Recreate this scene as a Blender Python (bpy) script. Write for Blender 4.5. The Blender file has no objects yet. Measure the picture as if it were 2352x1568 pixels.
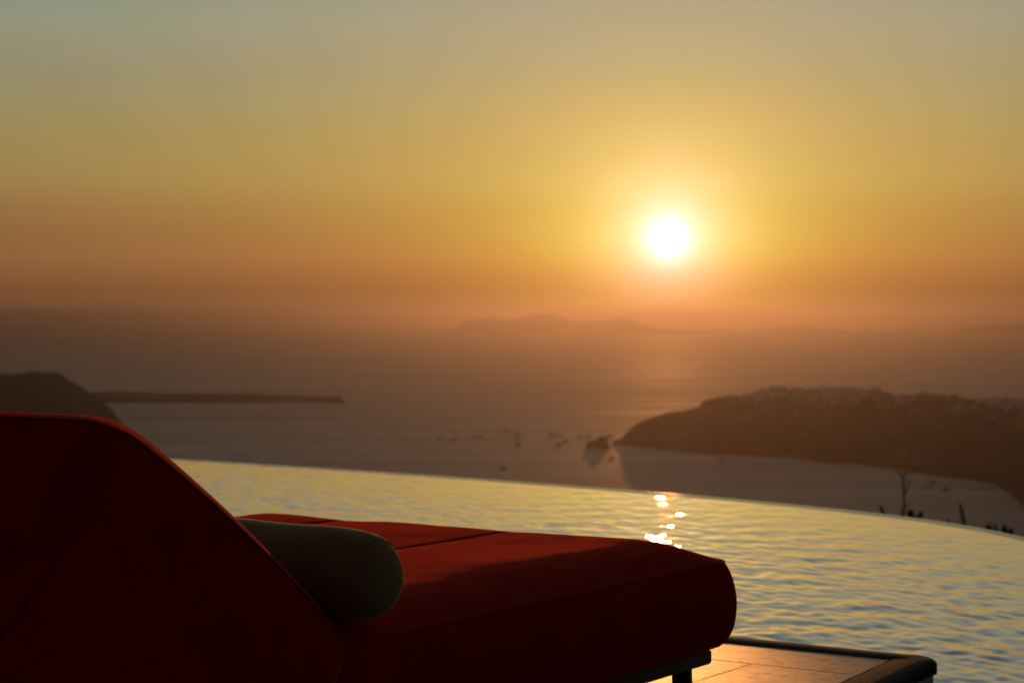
import bpy, bmesh, math, random
import numpy as np
from mathutils import Vector, Matrix, noise as mnoise
random.seed(7); rng = np.random.default_rng(7)
sc = bpy.context.scene
R = math.radians

# ------------------------------------------------------------------ camera
CAM_Z = 0.90                      # eye height above the terrace stone
SEA = -300.0
cd = bpy.data.cameras.new('camera'); cam = bpy.data.objects.new('camera', cd)
sc.collection.objects.link(cam); sc.camera = cam
cd.lens = 70; cd.sensor_width = 36; cd.clip_start = 0.05; cd.clip_end = 250000
PITCH = -0.677
cam.location = (0, 0, CAM_Z); cam.rotation_euler = (R(90 + PITCH), 0, 0)
cd.dof.use_dof = True; cd.dof.focus_distance = 3.7; cd.dof.aperture_fstop = 7.5

# ------------------------------------------------------------------ sun and sky
SUN_EL, SUN_AZ = 2.27, 4.49       # degrees, azimuth right of +Y
sd = Vector((math.cos(R(SUN_EL))*math.sin(R(SUN_AZ)), math.cos(R(SUN_EL))*math.cos(R(SUN_AZ)), math.sin(R(SUN_EL))))
sl = bpy.data.lights.new('sun', 'SUN'); sun = bpy.data.objects.new('sun', sl); sc.collection.objects.link(sun)
sl.energy = 0.75; sl.angle = R(0.5); sl.color = (1.0, 0.37, 0.09)
sun.rotation_euler = sd.to_track_quat('Z', 'Y').to_euler(); sun.location = (0, 0, 30)

w = bpy.data.worlds.new('World'); sc.world = w; w.use_nodes = True
nt = w.node_tree; nt.nodes.clear()
N = nt.nodes.new; Lk = nt.links.new
def wmath(op, a, b=None, clamp=False):
    n = N('ShaderNodeMath'); n.operation = op; n.use_clamp = clamp
    for i, v in enumerate((a, b)):
        if v is None: continue
        if isinstance(v, (int, float)): n.inputs[i].default_value = v
        else: Lk(v, n.inputs[i])
    return n.outputs[0]
def ramp(fac, stops, scale):
    n = N('ShaderNodeValToRGB'); cr = n.color_ramp; cr.interpolation = 'LINEAR'
    Lk(fac, n.inputs[0])
    while len(cr.elements) < len(stops): cr.elements.new(0.5)
    for i, (p, c) in enumerate(stops):
        cr.elements[i].position = p
    for e, (p, c) in zip(cr.elements, stops): e.position = p; e.color = (c[0]/scale, c[1]/scale, c[2]/scale, 1)
    v = N('ShaderNodeVectorMath'); v.operation = 'SCALE'; Lk(n.outputs[0], v.inputs[0]); v.inputs['Scale'].default_value = scale
    return v.outputs[0]
def vop(op, a, b):
    n = N('ShaderNodeVectorMath'); n.operation = op
    for i, v in enumerate((a, b)):
        if isinstance(v, tuple): n.inputs[i].default_value = v
        else: Lk(v, n.inputs[i])
    return n
# SKYTABLE: rows of (elevation deg, base rgb, glow rgb); linear light
SKY = [   # elevation (deg), even sky, tight glow, wide glow
#BEGIN_SKY
(0.000,(0.2630,0.1081,0.0490),(1.7982,0.2943,0.0000),(0.0000,0.0000,0.0000)),
(0.374,(0.2524,0.1038,0.0461),(0.9392,0.3371,0.0000),(0.0000,0.0000,0.0000)),
(0.749,(0.2243,0.0871,0.0304),(0.6247,0.2784,0.0000),(0.0000,0.0000,0.0000)),
(1.248,(0.2089,0.1058,0.0416),(0.4534,0.3003,0.0000),(0.1390,0.0000,0.0000)),
(1.747,(0.2116,0.1163,0.0476),(0.2880,0.4439,0.0000),(0.2233,0.0205,0.0000)),
(2.370,(0.1885,0.1021,0.0458),(0.2661,0.4667,0.0525),(0.2056,0.0783,0.0000)),
(3.116,(0.2188,0.1150,0.0544),(0.1698,0.2773,0.0372),(0.1549,0.1265,0.0000)),
(3.862,(0.2583,0.1657,0.0688),(0.1720,0.2119,0.0908),(0.1050,0.1240,0.0000)),
(4.605,(0.2688,0.1937,0.0788),(0.2269,0.1627,0.0878),(0.0509,0.0902,0.0000)),
(5.347,(0.2637,0.2006,0.0845),(0.2815,0.1504,0.0939),(0.0291,0.0871,0.0156)),
(6.088,(0.2370,0.2134,0.1237),(0.2802,0.0694,0.0134),(0.0454,0.0833,0.0000)),
(6.825,(0.2206,0.2195,0.1436),(0.1391,0.0624,0.0352),(0.0663,0.0677,0.0000)),
(7.561,(0.2163,0.2419,0.1692),(0.0000,0.0672,0.0941),(0.0785,0.0341,0.0000)),
(8.293,(0.2078,0.2716,0.1917),(0.0000,0.0000,0.0384),(0.0804,0.0000,0.0000)),
(9.023,(0.1675,0.2666,0.2077),(0.0000,0.0000,0.0153),(0.1327,0.0000,0.0000)),
#END_SKY
(13,(0.16,0.23,0.22),(0.0,0.0,0.0),(0.14,0.10,0.05)),
(20,(0.13,0.19,0.22),(0.0,0.0,0.0),(0.06,0.05,0.03)),
(32,(0.10,0.125,0.13),(0.0,0.0,0.0),(0.05,0.04,0.03)),
(50,(0.06,0.068,0.068),(0.0,0.0,0.0),(0.01,0.02,0.02)),
(90,(0.045,0.048,0.048),(0.0,0.0,0.0),(0.01,0.01,0.01)),
]
tc = N('ShaderNodeTexCoord'); dirn = tc.outputs['Generated']
nrm = vop('NORMALIZE', dirn, (0, 0, 0)).outputs[0]
sep = N('ShaderNodeSeparateXYZ'); Lk(nrm, sep.inputs[0])
zc = wmath('MAXIMUM', sep.outputs['Z'], 0.0)
pe = wmath('SQRT', zc)
base, tight, wide = [ramp(pe, [(math.sqrt(math.sin(R(row[0]))), row[k]) for row in SKY], 4.0) for k in (1, 2, 3)]
dvec = vop('SUBTRACT', nrm, tuple(sd)).outputs[0]
dl = N('ShaderNodeVectorMath'); dl.operation = 'LENGTH'; Lk(dvec, dl.inputs[0]); chord = dl.outputs['Value']
def expo(s_deg, a, pw=1.0):
    q = wmath('DIVIDE', chord, R(s_deg))
    if pw != 1.0: q = wmath('POWER', q, pw)
    return wmath('MULTIPLY', wmath('EXPONENT', wmath('MULTIPLY', q, -1.0)), a)
az = wmath('ADD', wmath('MULTIPLY', sep.outputs['Y'], 0.5), 0.5, True)   # the eastern sky is darker at sunset
azc = N('ShaderNodeCombineXYZ')          # and pinker, away from the sun
for i, pw in enumerate((1.1, 1.5, 1.65)): Lk(wmath('POWER', az, pw), azc.inputs[i])
t1 = vop('MULTIPLY', base, azc.outputs[0])
t2 = N('ShaderNodeVectorMath'); t2.operation = 'SCALE'; Lk(tight, t2.inputs[0]); Lk(expo(3.2, 1.0), t2.inputs['Scale'])
t3 = N('ShaderNodeVectorMath'); t3.operation = 'SCALE'; Lk(wide, t3.inputs[0]); Lk(expo(12.0, 1.0), t3.inputs['Scale'])
def colscale(col, fac):
    n = N('ShaderNodeVectorMath'); n.operation = 'SCALE'; n.inputs[0].default_value = col; Lk(fac, n.inputs['Scale']); return n.outputs[0]
aur = vop('ADD', colscale((1.25, 0.90, 0.0), expo(1.45, 1.0)), colscale((0.0, 0.0, 1.6), expo(0.78, 1.0))).outputs[0]
aur = vop('ADD', aur, colscale((1.0, 1.0, 1.0), expo(0.46, 1.2, 2.0))).outputs[0]
sky_tex = N('ShaderNodeTexSky'); sky_tex.sky_type = 'NISHITA'; sky_tex.sun_disc = False
sky_tex.sun_elevation = R(SUN_EL); sky_tex.sun_rotation = R(SUN_AZ); sky_tex.air_density = 1.0; sky_tex.dust_density = 4.0; sky_tex.ozone_density = 1.0; sky_tex.altitude = 300
nsc = N('ShaderNodeVectorMath'); nsc.operation = 'SCALE'; Lk(sky_tex.outputs[0], nsc.inputs[0])
nsc.inputs['Scale'].default_value = 0.10      # share of the physical sky, mostly the air overhead
sum1 = vop('ADD', vop('ADD', t1.outputs[0], t2.outputs[0]).outputs[0], t3.outputs[0]).outputs[0]
sum2 = vop('ADD', sum1, aur).outputs[0]
sum2 = vop('SCALE', sum2, (0, 0, 0)); sum2.inputs['Scale'].default_value = 10.0; sum2 = sum2.outputs[0]
sum3 = vop('ADD', sum2, nsc.outputs[0]).outputs[0]
bg = N('ShaderNodeBackground'); bg.inputs['Strength'].default_value = 0.1; Lk(sum3, bg.inputs[0])
wo = N('ShaderNodeOutputWorld'); Lk(bg.outputs[0], wo.inputs['Surface'])
w.cycles.sampling_method = 'MANUAL'; w.cycles.sample_map_resolution = 2048

vs = sc.view_settings; vs.view_transform = 'Standard'; vs.look = 'None'; vs.exposure = 0; vs.gamma = 1; vs.use_curve_mapping = False
sc.render.engine = 'CYCLES'
cy = sc.cycles; cy.use_denoising = True; cy.sample_clamp_indirect = 60; cy.max_bounces = 8; cy.diffuse_bounces = 3
cy.glossy_bounces = 3; cy.volume_bounces = 0; cy.caustics_reflective = False; cy.caustics_refractive = False
cy.use_light_tree = False

# ------------------------------------------------------------------ helpers
W2, F2, CX, CY = 2352.0, 2352*70/36.0, 1176.0, 784.0
_cp, _sp = math.cos(R(PITCH)), math.sin(R(PITCH))
def ray(px, py):
    x = (px-CX)/F2; y = -(py-CY)/F2
    v = Vector((x, _cp - y*_sp, _sp + y*_cp))     # camera looks along +Y, pitched
    return v
def on_plane(px, py, z):
    v = ray(px, py); t = (z-CAM_Z)/v.z
    return Vector((v.x*t, v.y*t, z))
def at_depth(px, py, d):
    v = ray(px, py); t = d/v.y
    return Vector((v.x*t, d, CAM_Z+v.z*t))

def tag(o, label=None, cat=None, group=None, kind=None):
    if label: o['label'] = label
    if cat: o['category'] = cat
    if group: o['group'] = group
    if kind: o['kind'] = kind
    return o
def link(o, parent=None):
    sc.collection.objects.link(o)
    if parent is not None: o.parent = parent
    return o
def mesh_obj(name, verts, faces, mat, parent=None, smooth=True):
    me = bpy.data.meshes.new(name); me.from_pydata([tuple(v) for v in verts], [], faces); me.update()
    if smooth: me.polygons.foreach_set('use_smooth', [True]*len(me.polygons))
    me.materials.append(mat)
    return link(bpy.data.objects.new(name, me), parent)
def bm_obj(name, bm, mat, parent=None, smooth=False):
    me = bpy.data.meshes.new(name); bmesh.ops.recalc_face_normals(bm, faces=bm.faces); bm.to_mesh(me); bm.free()
    if smooth: me.polygons.foreach_set('use_smooth', [True]*len(me.polygons))
    me.materials.append(mat)
    return link(bpy.data.objects.new(name, me), parent)
def grid_obj(name, P, mat, parent=None, closed_u=False):
    """P: array (n, m, 3) of points -> smooth quad sheet"""
    n, m = P.shape[:2]
    me = bpy.data.meshes.new(name)
    me.vertices.add(n*m); me.vertices.foreach_set('co', P.reshape(-1).astype(np.float32))
    i = np.arange(n*m).reshape(n, m)
    a = i[:-1, :-1]; b = i[1:, :-1]; c = i[1:, 1:]; d = i[:-1, 1:]
    q = np.stack([a, b, c, d], -1).reshape(-1, 4)
    if closed_u:
        q2 = np.stack([i[-1, :-1], i[0, :-1], i[0, 1:], i[-1, 1:]], -1); q = np.vstack([q, q2])
    me.loops.add(q.size); me.loops.foreach_set('vertex_index', q.reshape(-1).astype(np.int32))
    me.polygons.add(len(q)); me.polygons.foreach_set('loop_start', np.arange(0, q.size, 4, dtype=np.int32))
    me.polygons.foreach_set('loop_total', np.full(len(q), 4, dtype=np.int32))
    me.polygons.foreach_set('use_smooth', np.ones(len(q), dtype=bool))
    me.update(calc_edges=True); me.validate(); me.materials.append(mat)
    return link(bpy.data.objects.new(name, me), parent)
def empty(name, loc=(0, 0, 0), rz=0.0):
    o = bpy.data.objects.new(name, None); sc.collection.objects.link(o); o.location = loc; o.rotation_euler = (0, 0, rz)
    o.empty_display_size = 0.1; return o
def add_box(bm, x0, x1, y0, y1, z0, z1, bev=0.0):
    r = bmesh.ops.create_cube(bm, size=1.0); vs_ = r['verts']
    for v in vs_:
        v.co = Vector(((x0+x1)/2 + v.co.x*(x1-x0), (y0+y1)/2 + v.co.y*(y1-y0), (z0+z1)/2 + v.co.z*(z1-z0)))
    if bev > 0:
        es = list({e for v in vs_ for e in v.link_edges})
        bmesh.ops.bevel(bm, geom=es, offset=bev, segments=2, affect='EDGES')
def tube_pts(path, rad, seg=8, closed=False, cap=True):
    """verts/faces of a tube along path; rad number or list"""
    path = [Vector(p) for p in path]; n = len(path)
    rads = rad if isinstance(rad, (list, tuple)) else [rad]*n
    V, Fc = [], []
    prev = None
    for i, p in enumerate(path):
        if closed: t = path[(i+1) % n]-path[i-1]
        else: t = path[min(i+1, n-1)]-path[max(i-1, 0)]
        if t.length < 1e-9: t = Vector((0, 0, 1))
        t.normalize()
        up = prev if prev is not None else (Vector((0, 0, 1)) if abs(t.z) < 0.9 else Vector((1, 0, 0)))
        a = t.cross(up);
        if a.length < 1e-6: a = t.cross(Vector((1, 0, 0)))
        a.normalize(); b = a.cross(t).normalized(); prev = b
        for k in range(seg):
            th = 2*math.pi*k/seg
            V.append(p + (a*math.cos(th)+b*math.sin(th))*rads[i])
    m = n if closed else n-1
    for i in range(m):
        for k in range(seg):
            j = (i+1) % n
            Fc.append((i*seg+k, i*seg+(k+1) % seg, j*seg+(k+1) % seg, j*seg+k))
    if not closed and cap:
        Fc.append(tuple(range(seg))); Fc.append(tuple(reversed(range((n-1)*seg, n*seg))))
    return V, Fc
def tube_obj(name, path, rad, mat, parent=None, seg=8, closed=False):
    V, Fc = tube_pts(path, rad, seg, closed); return mesh_obj(name, V, Fc, mat, parent)

# ------------------------------------------------------------------ materials
def new_mat(name):
    m = bpy.data.materials.new(name); m.use_nodes = True; t = m.node_tree
    return m, t, t.nodes['Principled BSDF']
def noise_node(t, scale, detail=4, rough=0.6, coord='Object', vecscale=None):
    c = t.nodes.new('ShaderNodeTexCoord'); n = t.nodes.new('ShaderNodeTexNoise')
    src = c.outputs[coord]
    if vecscale:
        mp = t.nodes.new('ShaderNodeMapping'); mp.inputs['Scale'].default_value = vecscale; t.links.new(src, mp.inputs[0]); src = mp.outputs[0]
    t.links.new(src, n.inputs['Vector']); n.inputs['Scale'].default_value = scale; n.inputs['Detail'].default_value = detail; n.inputs['Roughness'].default_value = rough
    return n.outputs['Fac']
def mixcol(t, fac, c1, c2, lo=0.3, hi=0.7):
    r = t.nodes.new('ShaderNodeValToRGB'); t.links.new(fac, r.inputs[0])
    r.color_ramp.elements[0].position = lo; r.color_ramp.elements[0].color = (*c1, 1)
    r.color_ramp.elements[1].position = hi; r.color_ramp.elements[1].color = (*c2, 1)
    return r.outputs[0]
def bump(t, h, dist, strength=1.0, prev=None):
    b = t.nodes.new('ShaderNodeBump'); b.inputs['Distance'].default_value = dist; b.inputs['Strength'].default_value = strength
    t.links.new(h, b.inputs['Height'])
    if prev is not None: t.links.new(prev, b.inputs['Normal'])
    return b.outputs[0]
def simple(name, col, rough=0.6, metal=0.0, var=0.25, scale=6.0, bdist=0.0, bscale=60.0):
    m, t, p = new_mat(name)
    f = noise_node(t, scale)
    t.links.new(mixcol(t, f, tuple(c*(1-var) for c in col), tuple(c*(1+var) for c in col)), p.inputs['Base Color'])
    p.inputs['Roughness'].default_value = rough; p.inputs['Metallic'].default_value = metal
    if bdist: t.links.new(bump(t, noise_node(t, bscale), bdist), p.inputs['Normal'])
    return m
def fabric(name, c1, c2, sheen, stint, thread=900.0, wscale=(1, 1, 1)):
    m, t, p = new_mat(name)
    f = noise_node(t, 9.0, 5)
    t.links.new(mixcol(t, f, c1, c2), p.inputs['Base Color'])
    p.inputs['Roughness'].default_value = 0.9; p.inputs['Specular IOR Level'].default_value = 0.04
    p.inputs['Sheen Weight'].default_value = sheen; p.inputs['Sheen Roughness'].default_value = 0.28; p.inputs['Sheen Tint'].default_value = (*stint, 1)
    w1 = noise_node(t, thread, 2, 0.5, vecscale=wscale)
    n1 = bump(t, w1, 0.0006, 0.7)
    n2 = bump(t, noise_node(t, 14.0, 3), 0.004, 0.5, n1)
    t.links.new(n2, p.inputs['Normal'])
    return m
M = {}
M['red'] = fabric('red_canvas', (0.31, 0.014, 0.008), (0.42, 0.022, 0.012), 0.95, (1.0, 0.055, 0.025))
M['red_pipe'] = fabric('red_piping', (0.34, 0.03, 0.015), (0.44, 0.045, 0.02), 0.4, (0.9, 0.12, 0.04))
M['olive'] = fabric('grey_linen', (0.24, 0.18, 0.10), (0.32, 0.245, 0.14), 1.0, (1.0, 0.8, 0.5), 700.0, (1, 0.35, 3.0))
M['olive_edge'] = fabric('linen_seam', (0.16, 0.14, 0.10), (0.22, 0.19, 0.14), 0.7, (1.0, 0.8, 0.5), 700.0)
M['wood'] = simple('dark_stained_wood', (0.055, 0.035, 0.022), 0.55, 0, 0.3, 14, 0.0015, 90)
M['leg'] = simple('bronze_metal', (0.05, 0.038, 0.028), 0.4, 0.8)
def mat_travertine():
    m, t, p = new_mat('travertine')
    f = noise_node(t, 7.0, 6, 0.7, vecscale=(2.5, 0.8, 1))
    c = mixcol(t, f, (0.36, 0.28, 0.25), (0.66, 0.54, 0.49), 0.36, 0.66)
    v = noise_node(t, 26.0, 4, 0.75, vecscale=(2.4, 0.8, 1))
    pit = t.nodes.new('ShaderNodeValToRGB'); t.links.new(v, pit.inputs[0])
    pit.color_ramp.elements[0].position = 0.36; pit.color_ramp.elements[0].color = (0, 0, 0, 1)
    pit.color_ramp.elements[1].position = 0.41; pit.color_ramp.elements[1].color = (1, 1, 1, 1)
    mx = t.nodes.new('ShaderNodeMixRGB'); mx.blend_type = 'MULTIPLY'; mx.inputs[0].default_value = 0.55
    t.links.new(c, mx.inputs[1]); t.links.new(pit.outputs[0], mx.inputs[2]); t.links.new(mx.outputs[0], p.inputs['Base Color'])
    n1 = bump(t, pit.outputs[0], 0.0025, 0.8)
    n2 = bump(t, noise_node(t, 110.0, 5, 0.75), 0.0016, 1.0, n1)
    t.links.new(n2, p.inputs['Normal'])
    p.inputs['Roughness'].default_value = 0.36; p.inputs['Specular IOR Level'].default_value = 0.05
    return m
M['stone'] = mat_travertine()
M['coping'] = simple('dark_basalt', (0.040, 0.031, 0.026), 0.8, 0, 0.6, 30, 0.006, 110)
M['coping'].node_tree.nodes['Principled BSDF'].inputs['Specular IOR Level'].default_value = 0.25
M['plaster'] = simple('pale_plaster', (0.42, 0.41, 0.40), 0.85, 0, 0.12, 9, 0.002, 50)
M['mortar'] = simple('dark_mortar', (0.07, 0.06, 0.055), 0.9)
M['pooltile'] = simple('blue_grey_mosaic', (0.10, 0.14, 0.15), 0.07, 0, 0.2, 30)
def mat_pool():
    m, t, p = new_mat('pool_water')
    p.inputs['Base Color'].default_value = (0.016, 0.040, 0.045, 1); p.inputs['Roughness'].default_value = 0.02
    p.inputs['Coat Weight'].default_value = 1.0; p.inputs['Coat Roughness'].default_value = 0.02; p.inputs['Coat IOR'].default_value = 1.5
    p.inputs['IOR'].default_value = 1.45
    return m
M['pool'] = mat_pool()
def mat_sea():
    m, t, p = new_mat('sea_water')
    big = noise_node(t, 0.0016, 5, 0.62, vecscale=(0.35, 1.6, 1))
    t.links.new(mixcol(t, noise_node(t, 0.0022, 5, 0.6, vecscale=(0.22, 1.8, 1)), (0.42, 0.37, 0.32), (0.62, 0.55, 0.47), 0.38, 0.62), p.inputs['Base Color'])
    r = t.nodes.new('ShaderNodeMapRange'); t.links.new(big, r.inputs[0]); r.inputs[1].default_value = 0.35; r.inputs[2].default_value = 0.68
    r.inputs[3].default_value = 0.58; r.inputs[4].default_value = 0.78
    t.links.new(r.outputs[0], p.inputs['Roughness']); p.inputs['IOR'].default_value = 1.33; p.inputs['Specular IOR Level'].default_value = 0.38
    
    n1 = bump(t, noise_node(t, 0.03, 5, 0.65, vecscale=(1, 1, 1)), 3.0, 0.6)
    t.links.new(n1, p.inputs['Normal'])
    return m
M['sea'] = mat_sea()
def mat_rock(name, c1, c2, s):
    m, t, p = new_mat(name)
    t.links.new(mixcol(t, noise_node(t, s, 6, 0.65), c1, c2), p.inputs['Base Color']); p.inputs['Roughness'].default_value = 0.95
    t.links.new(bump(t, noise_node(t, s*5, 6, 0.7), 0.12/s, 0.6), p.inputs['Normal'])
    p.inputs['Specular IOR Level'].default_value = 0.1
    return m
M['rock'] = mat_rock('volcanic_rock', (0.016, 0.012, 0.010), (0.042, 0.030, 0.026), 0.012)
M['hill'] = mat_rock('near_slope_rock', (0.04, 0.03, 0.022), (0.09, 0.065, 0.045), 0.4)
M['white'] = simple('whitewash', (0.8, 0.79, 0.78), 0.9, 0, 0.06, 0.3)
M['white2'] = simple('cream_wash', (0.52, 0.47, 0.42), 0.9, 0, 0.08, 0.3)
M['hull_d'] = simple('dark_hull_paint', (0.06, 0.055, 0.06), 0.4, 0, 0.2, 0.5)
M['hull_w'] = simple('grey_hull_paint', (0.07, 0.065, 0.065), 0.4, 0, 0.1, 0.5)
M['spar'] = simple('mast_alloy', (0.12, 0.12, 0.12), 0.5, 0.5, 0.1, 1)
M['sail'] = simple('furled_sailcloth', (0.12, 0.12, 0.13), 0.8, 0, 0.1, 1)
M['cactus'] = simple('cactus_skin', (0.05, 0.065, 0.025), 0.7, 0, 0.3, 8, 0.004, 30)
M['dry'] = simple('dry_stalk_bark', (0.045, 0.034, 0.024), 0.9, 0, 0.3, 20)
M['concrete'] = simple('quay_concrete', (0.13, 0.12, 0.11), 0.9, 0, 0.2, 0.3)

# ------------------------------------------------------------------ sea and far land
def flat_grid(name, x0, x1, y0, y1, z, nx, ny, mat):
    xs = np.linspace(x0, x1, nx); ys = np.linspace(y0, y1, ny)
    P = np.zeros((nx, ny, 3)); P[..., 0] = xs[:, None]; P[..., 1] = ys[None, :]; P[..., 2] = z
    return grid_obj(name, P, mat)
sea = flat_grid('sea', -60000, 60000, -6000, 60000, SEA, 12, 10, M['sea']); tag(sea, kind='structure')

def interp(pts, x):
    xs = [p[0] for p in pts]; ys = [p[1] for p in pts]
    return float(np.interp(x, xs, ys))
SURF = {}
def landform(name, ridge, water, depth, back, ncol=160, nrow=14, rough=6.0, prof=0.8, mat='rock', seed=0.0, wl_extra=0.0, kind=None):
    """land mass: foot line on the sea, a ridge traced at its true distance, and a back slope"""
    x0, x1 = ridge[0][0], ridge[-1][0]
    cols = []
    for i in range(ncol+1):
        px = x0+(x1-x0)*i/ncol
        foot = on_plane(px, interp(water, px), SEA - 1.5)
        dr = foot.y + (interp(depth, px) if isinstance(depth, list) else depth)
        top = at_depth(px, interp(ridge, px), dr)
        top.z = max(top.z, SEA - 1.5)
        h = top.z-SEA
        hor = Vector((top.x-foot.x, top.y-foot.y, 0))
        col = []
        for k in range(nrow+1):
            f = k/nrow
            p = foot + hor*f
            z = SEA-1.5 + (h+1.5)*(f**prof)
            if 0 < k:
                n = mnoise.fractal(Vector((p.x*0.006+seed, p.y*0.006, seed)), 0.9, 2.1, 5)
                amp = rough*min(1, h/60.0)*(math.sin(math.pi*min(f, 0.97))**0.6 if k < nrow else 0.22)
                z += n*amp
            col.append((p.x, p.y, z))
        dirb = Vector((top.x, top.y, 0)).normalized()
        for k in range(1, 7):
            f = k/6.0
            p = top + dirb*back*f*max(0.15, min(1, h/80.0))
            z = SEA-2 + (col[nrow][2]-SEA+2)*(1-f)**1.15
            col.append((p.x, p.y, z))
        cols.append(col)
    P = np.array(cols)
    P = P[:, :, :]
    o = grid_obj(name, P[::-1], M[mat]); SURF[name] = (x0, x1, ncol, nrow, P)
    return o
def surf_at(name, px, f):
    x0, x1, nc, nr, P = SURF[name]
    a = (px-x0)/(x1-x0)*nc; i = int(min(nc-1, max(0, a))); s = a-i
    b = f*nr; k = int(min(nr-1, max(0, b))); t = b-k
    p = (P[i, k]*(1-s)+P[i+1, k]*s)*(1-t) + (P[i, k+1]*(1-s)+P[i+1, k+1]*s)*t
    return Vector(p)

ridge_r = [(1404,1022),(1409,1016),(1428,1005),(1441,990.6),(1456,975.7),(1477,965),(1507,954),(1537,946),(1571,943.7),(1605,935),(1616,920),(1648,911.7),
 (1682,907.5),(1712,911.7),(1746,898.5),(1776,892),(1818,895),(1861,897.5),(1904,895),(1946,897),(2002,899),(2053,905),(2117,906),(2181,910),(2245,916),(2309,920),(2352,922),(2700,925),(3200,930)]
water_r = [(1404,1022),(1477,1029),(1605,1041.7),(1712,1048),(1818,1052),(1882,1063),(1989,1069.5),(2074,1082),(2159,1097),(2245,1106),(2287,1116),(2312,1132),(2330,1144),(2352,1165),(2450,1230),(2700,1330),(3200,1380)]
depth_r = [(1404,0),(1440,120),(1600,330),(1776,480),(2100,620),(2352,850),(3200,1300)]
hr = landform('headland', ridge_r, water_r, depth_r, 1500, 420, 18, 9.0, 0.62, seed=3.1)
tag(hr, kind='structure')
ridge_l = [(-1700,1012),(-1600,985),(-1350,905),(-1000,868),(-600,848),(-200,856),(0,858.8),(48,858),(66,852),(106,854.4),(132,854.4),(146.5,862.5),(161,873.5),(179,882.6),(198,895),(220,910),(238,924.7),(256,937.6),(265.5,948.5),(271,959.5),(282,972),(300,990),(312,1001)]
water_l = [(-1700,1014),(-600,1010),(312,1001)]
depth_l = [(-1700,0),(-1350,500),(-600,900),(132,700),(256,260),(300,60),(312,0)]
tag(landform('sea_cliff', ridge_l, water_l, depth_l, 1500, 200, 14, 7.0, 0.6, seed=8.3), kind='structure')
ridge_f = [(60,902),(220,900),(275,898.8),(366,901.8),(476,901.8),(586,903.6),(659,907),(732,909),(780,910),(786,913),(791,921),(794,926)]
water_f = [(60,927),(694,925),(794,927)]
tag(landform('low_island', ridge_f, water_f, [(60,500),(700,350),(780,120),(794,0)], 700, 200, 8, 3.0, 0.35, seed=5.5), kind='structure')
ridge_i = [(1343,1030),(1345.7,1022),(1351,1012.7),(1361.8,1011),(1372.6,1006),(1384.6,1000),(1394,1007),(1399,1020.8),(1402,1030)]
tag(landform('rock_islet', ridge_i, [(1343,1031),(1402,1031)], [(1343,0),(1360,40),(1390,40),(1402,0)], 110, 60, 8, 3.0, 0.5, seed=1.7), kind='structure')
def far_isle(name, pts, dist, seed):
    by = CY + F2*math.tan(math.atan2(CAM_Z-SEA, dist)+R(PITCH))
    r_ = [(pts[0][0]-12, by)] + pts + [(pts[-1][0]+12, by)]
    o = landform(name, r_, [(r_[0][0], by), (r_[-1][0], by)], [(r_[0][0], 0), (pts[0][0]+10, 1500), (pts[-1][0]-10, 1500), (r_[-1][0], 0)], 3500, 220, 6, 18, 0.8, seed=seed)
    return tag(o, kind='structure')
far_isle('distant_island', [(1035,758),(1050,750),(1066,737),(1082,733),(1100,734),(1130,729),(1160,733),(1182,735),(1205,729),(1228,722),(1250,719),(1275,722),(1290,726),(1312,735),(1330,738),(1370,736),(1400,734),(1425,729),(1440,730),(1460,738),(1480,748),(1530,755),(1600,760),(1680,762)], 39000, 2.2)
far_isle('distant_island', [(1690,764),(1740,758),(1790,752),(1830,749),(1860,751),(1890,757),(1905,754),(1935,757),(1960,764),(2020,765),(2070,762),(2100,764),(2140,768),(2175,764),(2200,754),(2215,749),(2260,747),(2300,744),(2352,740),(2500,728),(2700,722),(2900,740),(3000,765)], 37000, 6.4)

# haze: one closed box of even air around everything
bm = bmesh.new(); add_box(bm, -70000, 70000, -8000, 70000, SEA-4, 140); haze = bm_obj('haze', bm, bpy.data.materials.new('haze_air'))
hm = haze.data.materials[0]; hm.use_nodes = True; t = hm.node_tree; t.nodes.clear()
pv = t.nodes.new('ShaderNodeVolumePrincipled'); om = t.nodes.new('ShaderNodeOutputMaterial'); t.links.new(pv.outputs[0], om.inputs['Volume'])
pv.inputs['Color'].default_value = (0.215, 0.205, 0.245, 1); pv.inputs['Density'].default_value = 0.54e-4; pv.inputs['Anisotropy'].default_value = 0.84
tag(haze, kind='stuff')

# ------------------------------------------------------------------ village on the headland
def house_mesh(kind):
    bm = bmesh.new()
    if kind == 0:      # flat roof with parapet and a roof room
        add_box(bm, -5, 5, -4, 4, -3, 4.0); add_box(bm, -5, 5, -4, -3.6, 4.0, 4.6); add_box(bm, -5, 5, 3.6, 4, 4.0, 4.6); add_box(bm, 0.5, 3.5, -1, 3, 4.0, 6.4)
    elif kind == 1:    # two stepped storeys
        add_box(bm, -6, 6, -5, 1, -3, 3.4); add_box(bm, -4, 6, -1.2, 5, 3.0, 6.8); add_box(bm, -5.8, -4.8, -4.5, -3.5, 3.4, 4.6)
    elif kind == 2:    # barrel vault roofs side by side
        add_box(bm, -6, 6, -4, 4, -3, 3.0)
        for cx in (-3, 3):
            bmesh.ops.create_cone(bm, cap_ends=True, segments=16, radius1=2.9, radius2=2.9, depth=7.8,
                matrix=Matrix.Translation((cx, 0, 3.0)) @ Matrix.Rotation(math.pi/2, 4, 'X'))
    elif kind == 3:    # low long house
        add_box(bm, -8, 8, -3.5, 3.5, -3, 3.2); add_box(bm, -8, -3, -3.5, 3.5, 3.2, 5.4); add_box(bm, 4, 5, 0, 1, 3.2, 4.6)
    return bm
protos = []
for k in range(4):
    o = bm_obj('village_house', house_mesh(k), M['white' if k != 3 else 'white2']); protos.append(o)
used = [False]*4; nh = 0; tries = 0
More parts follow.
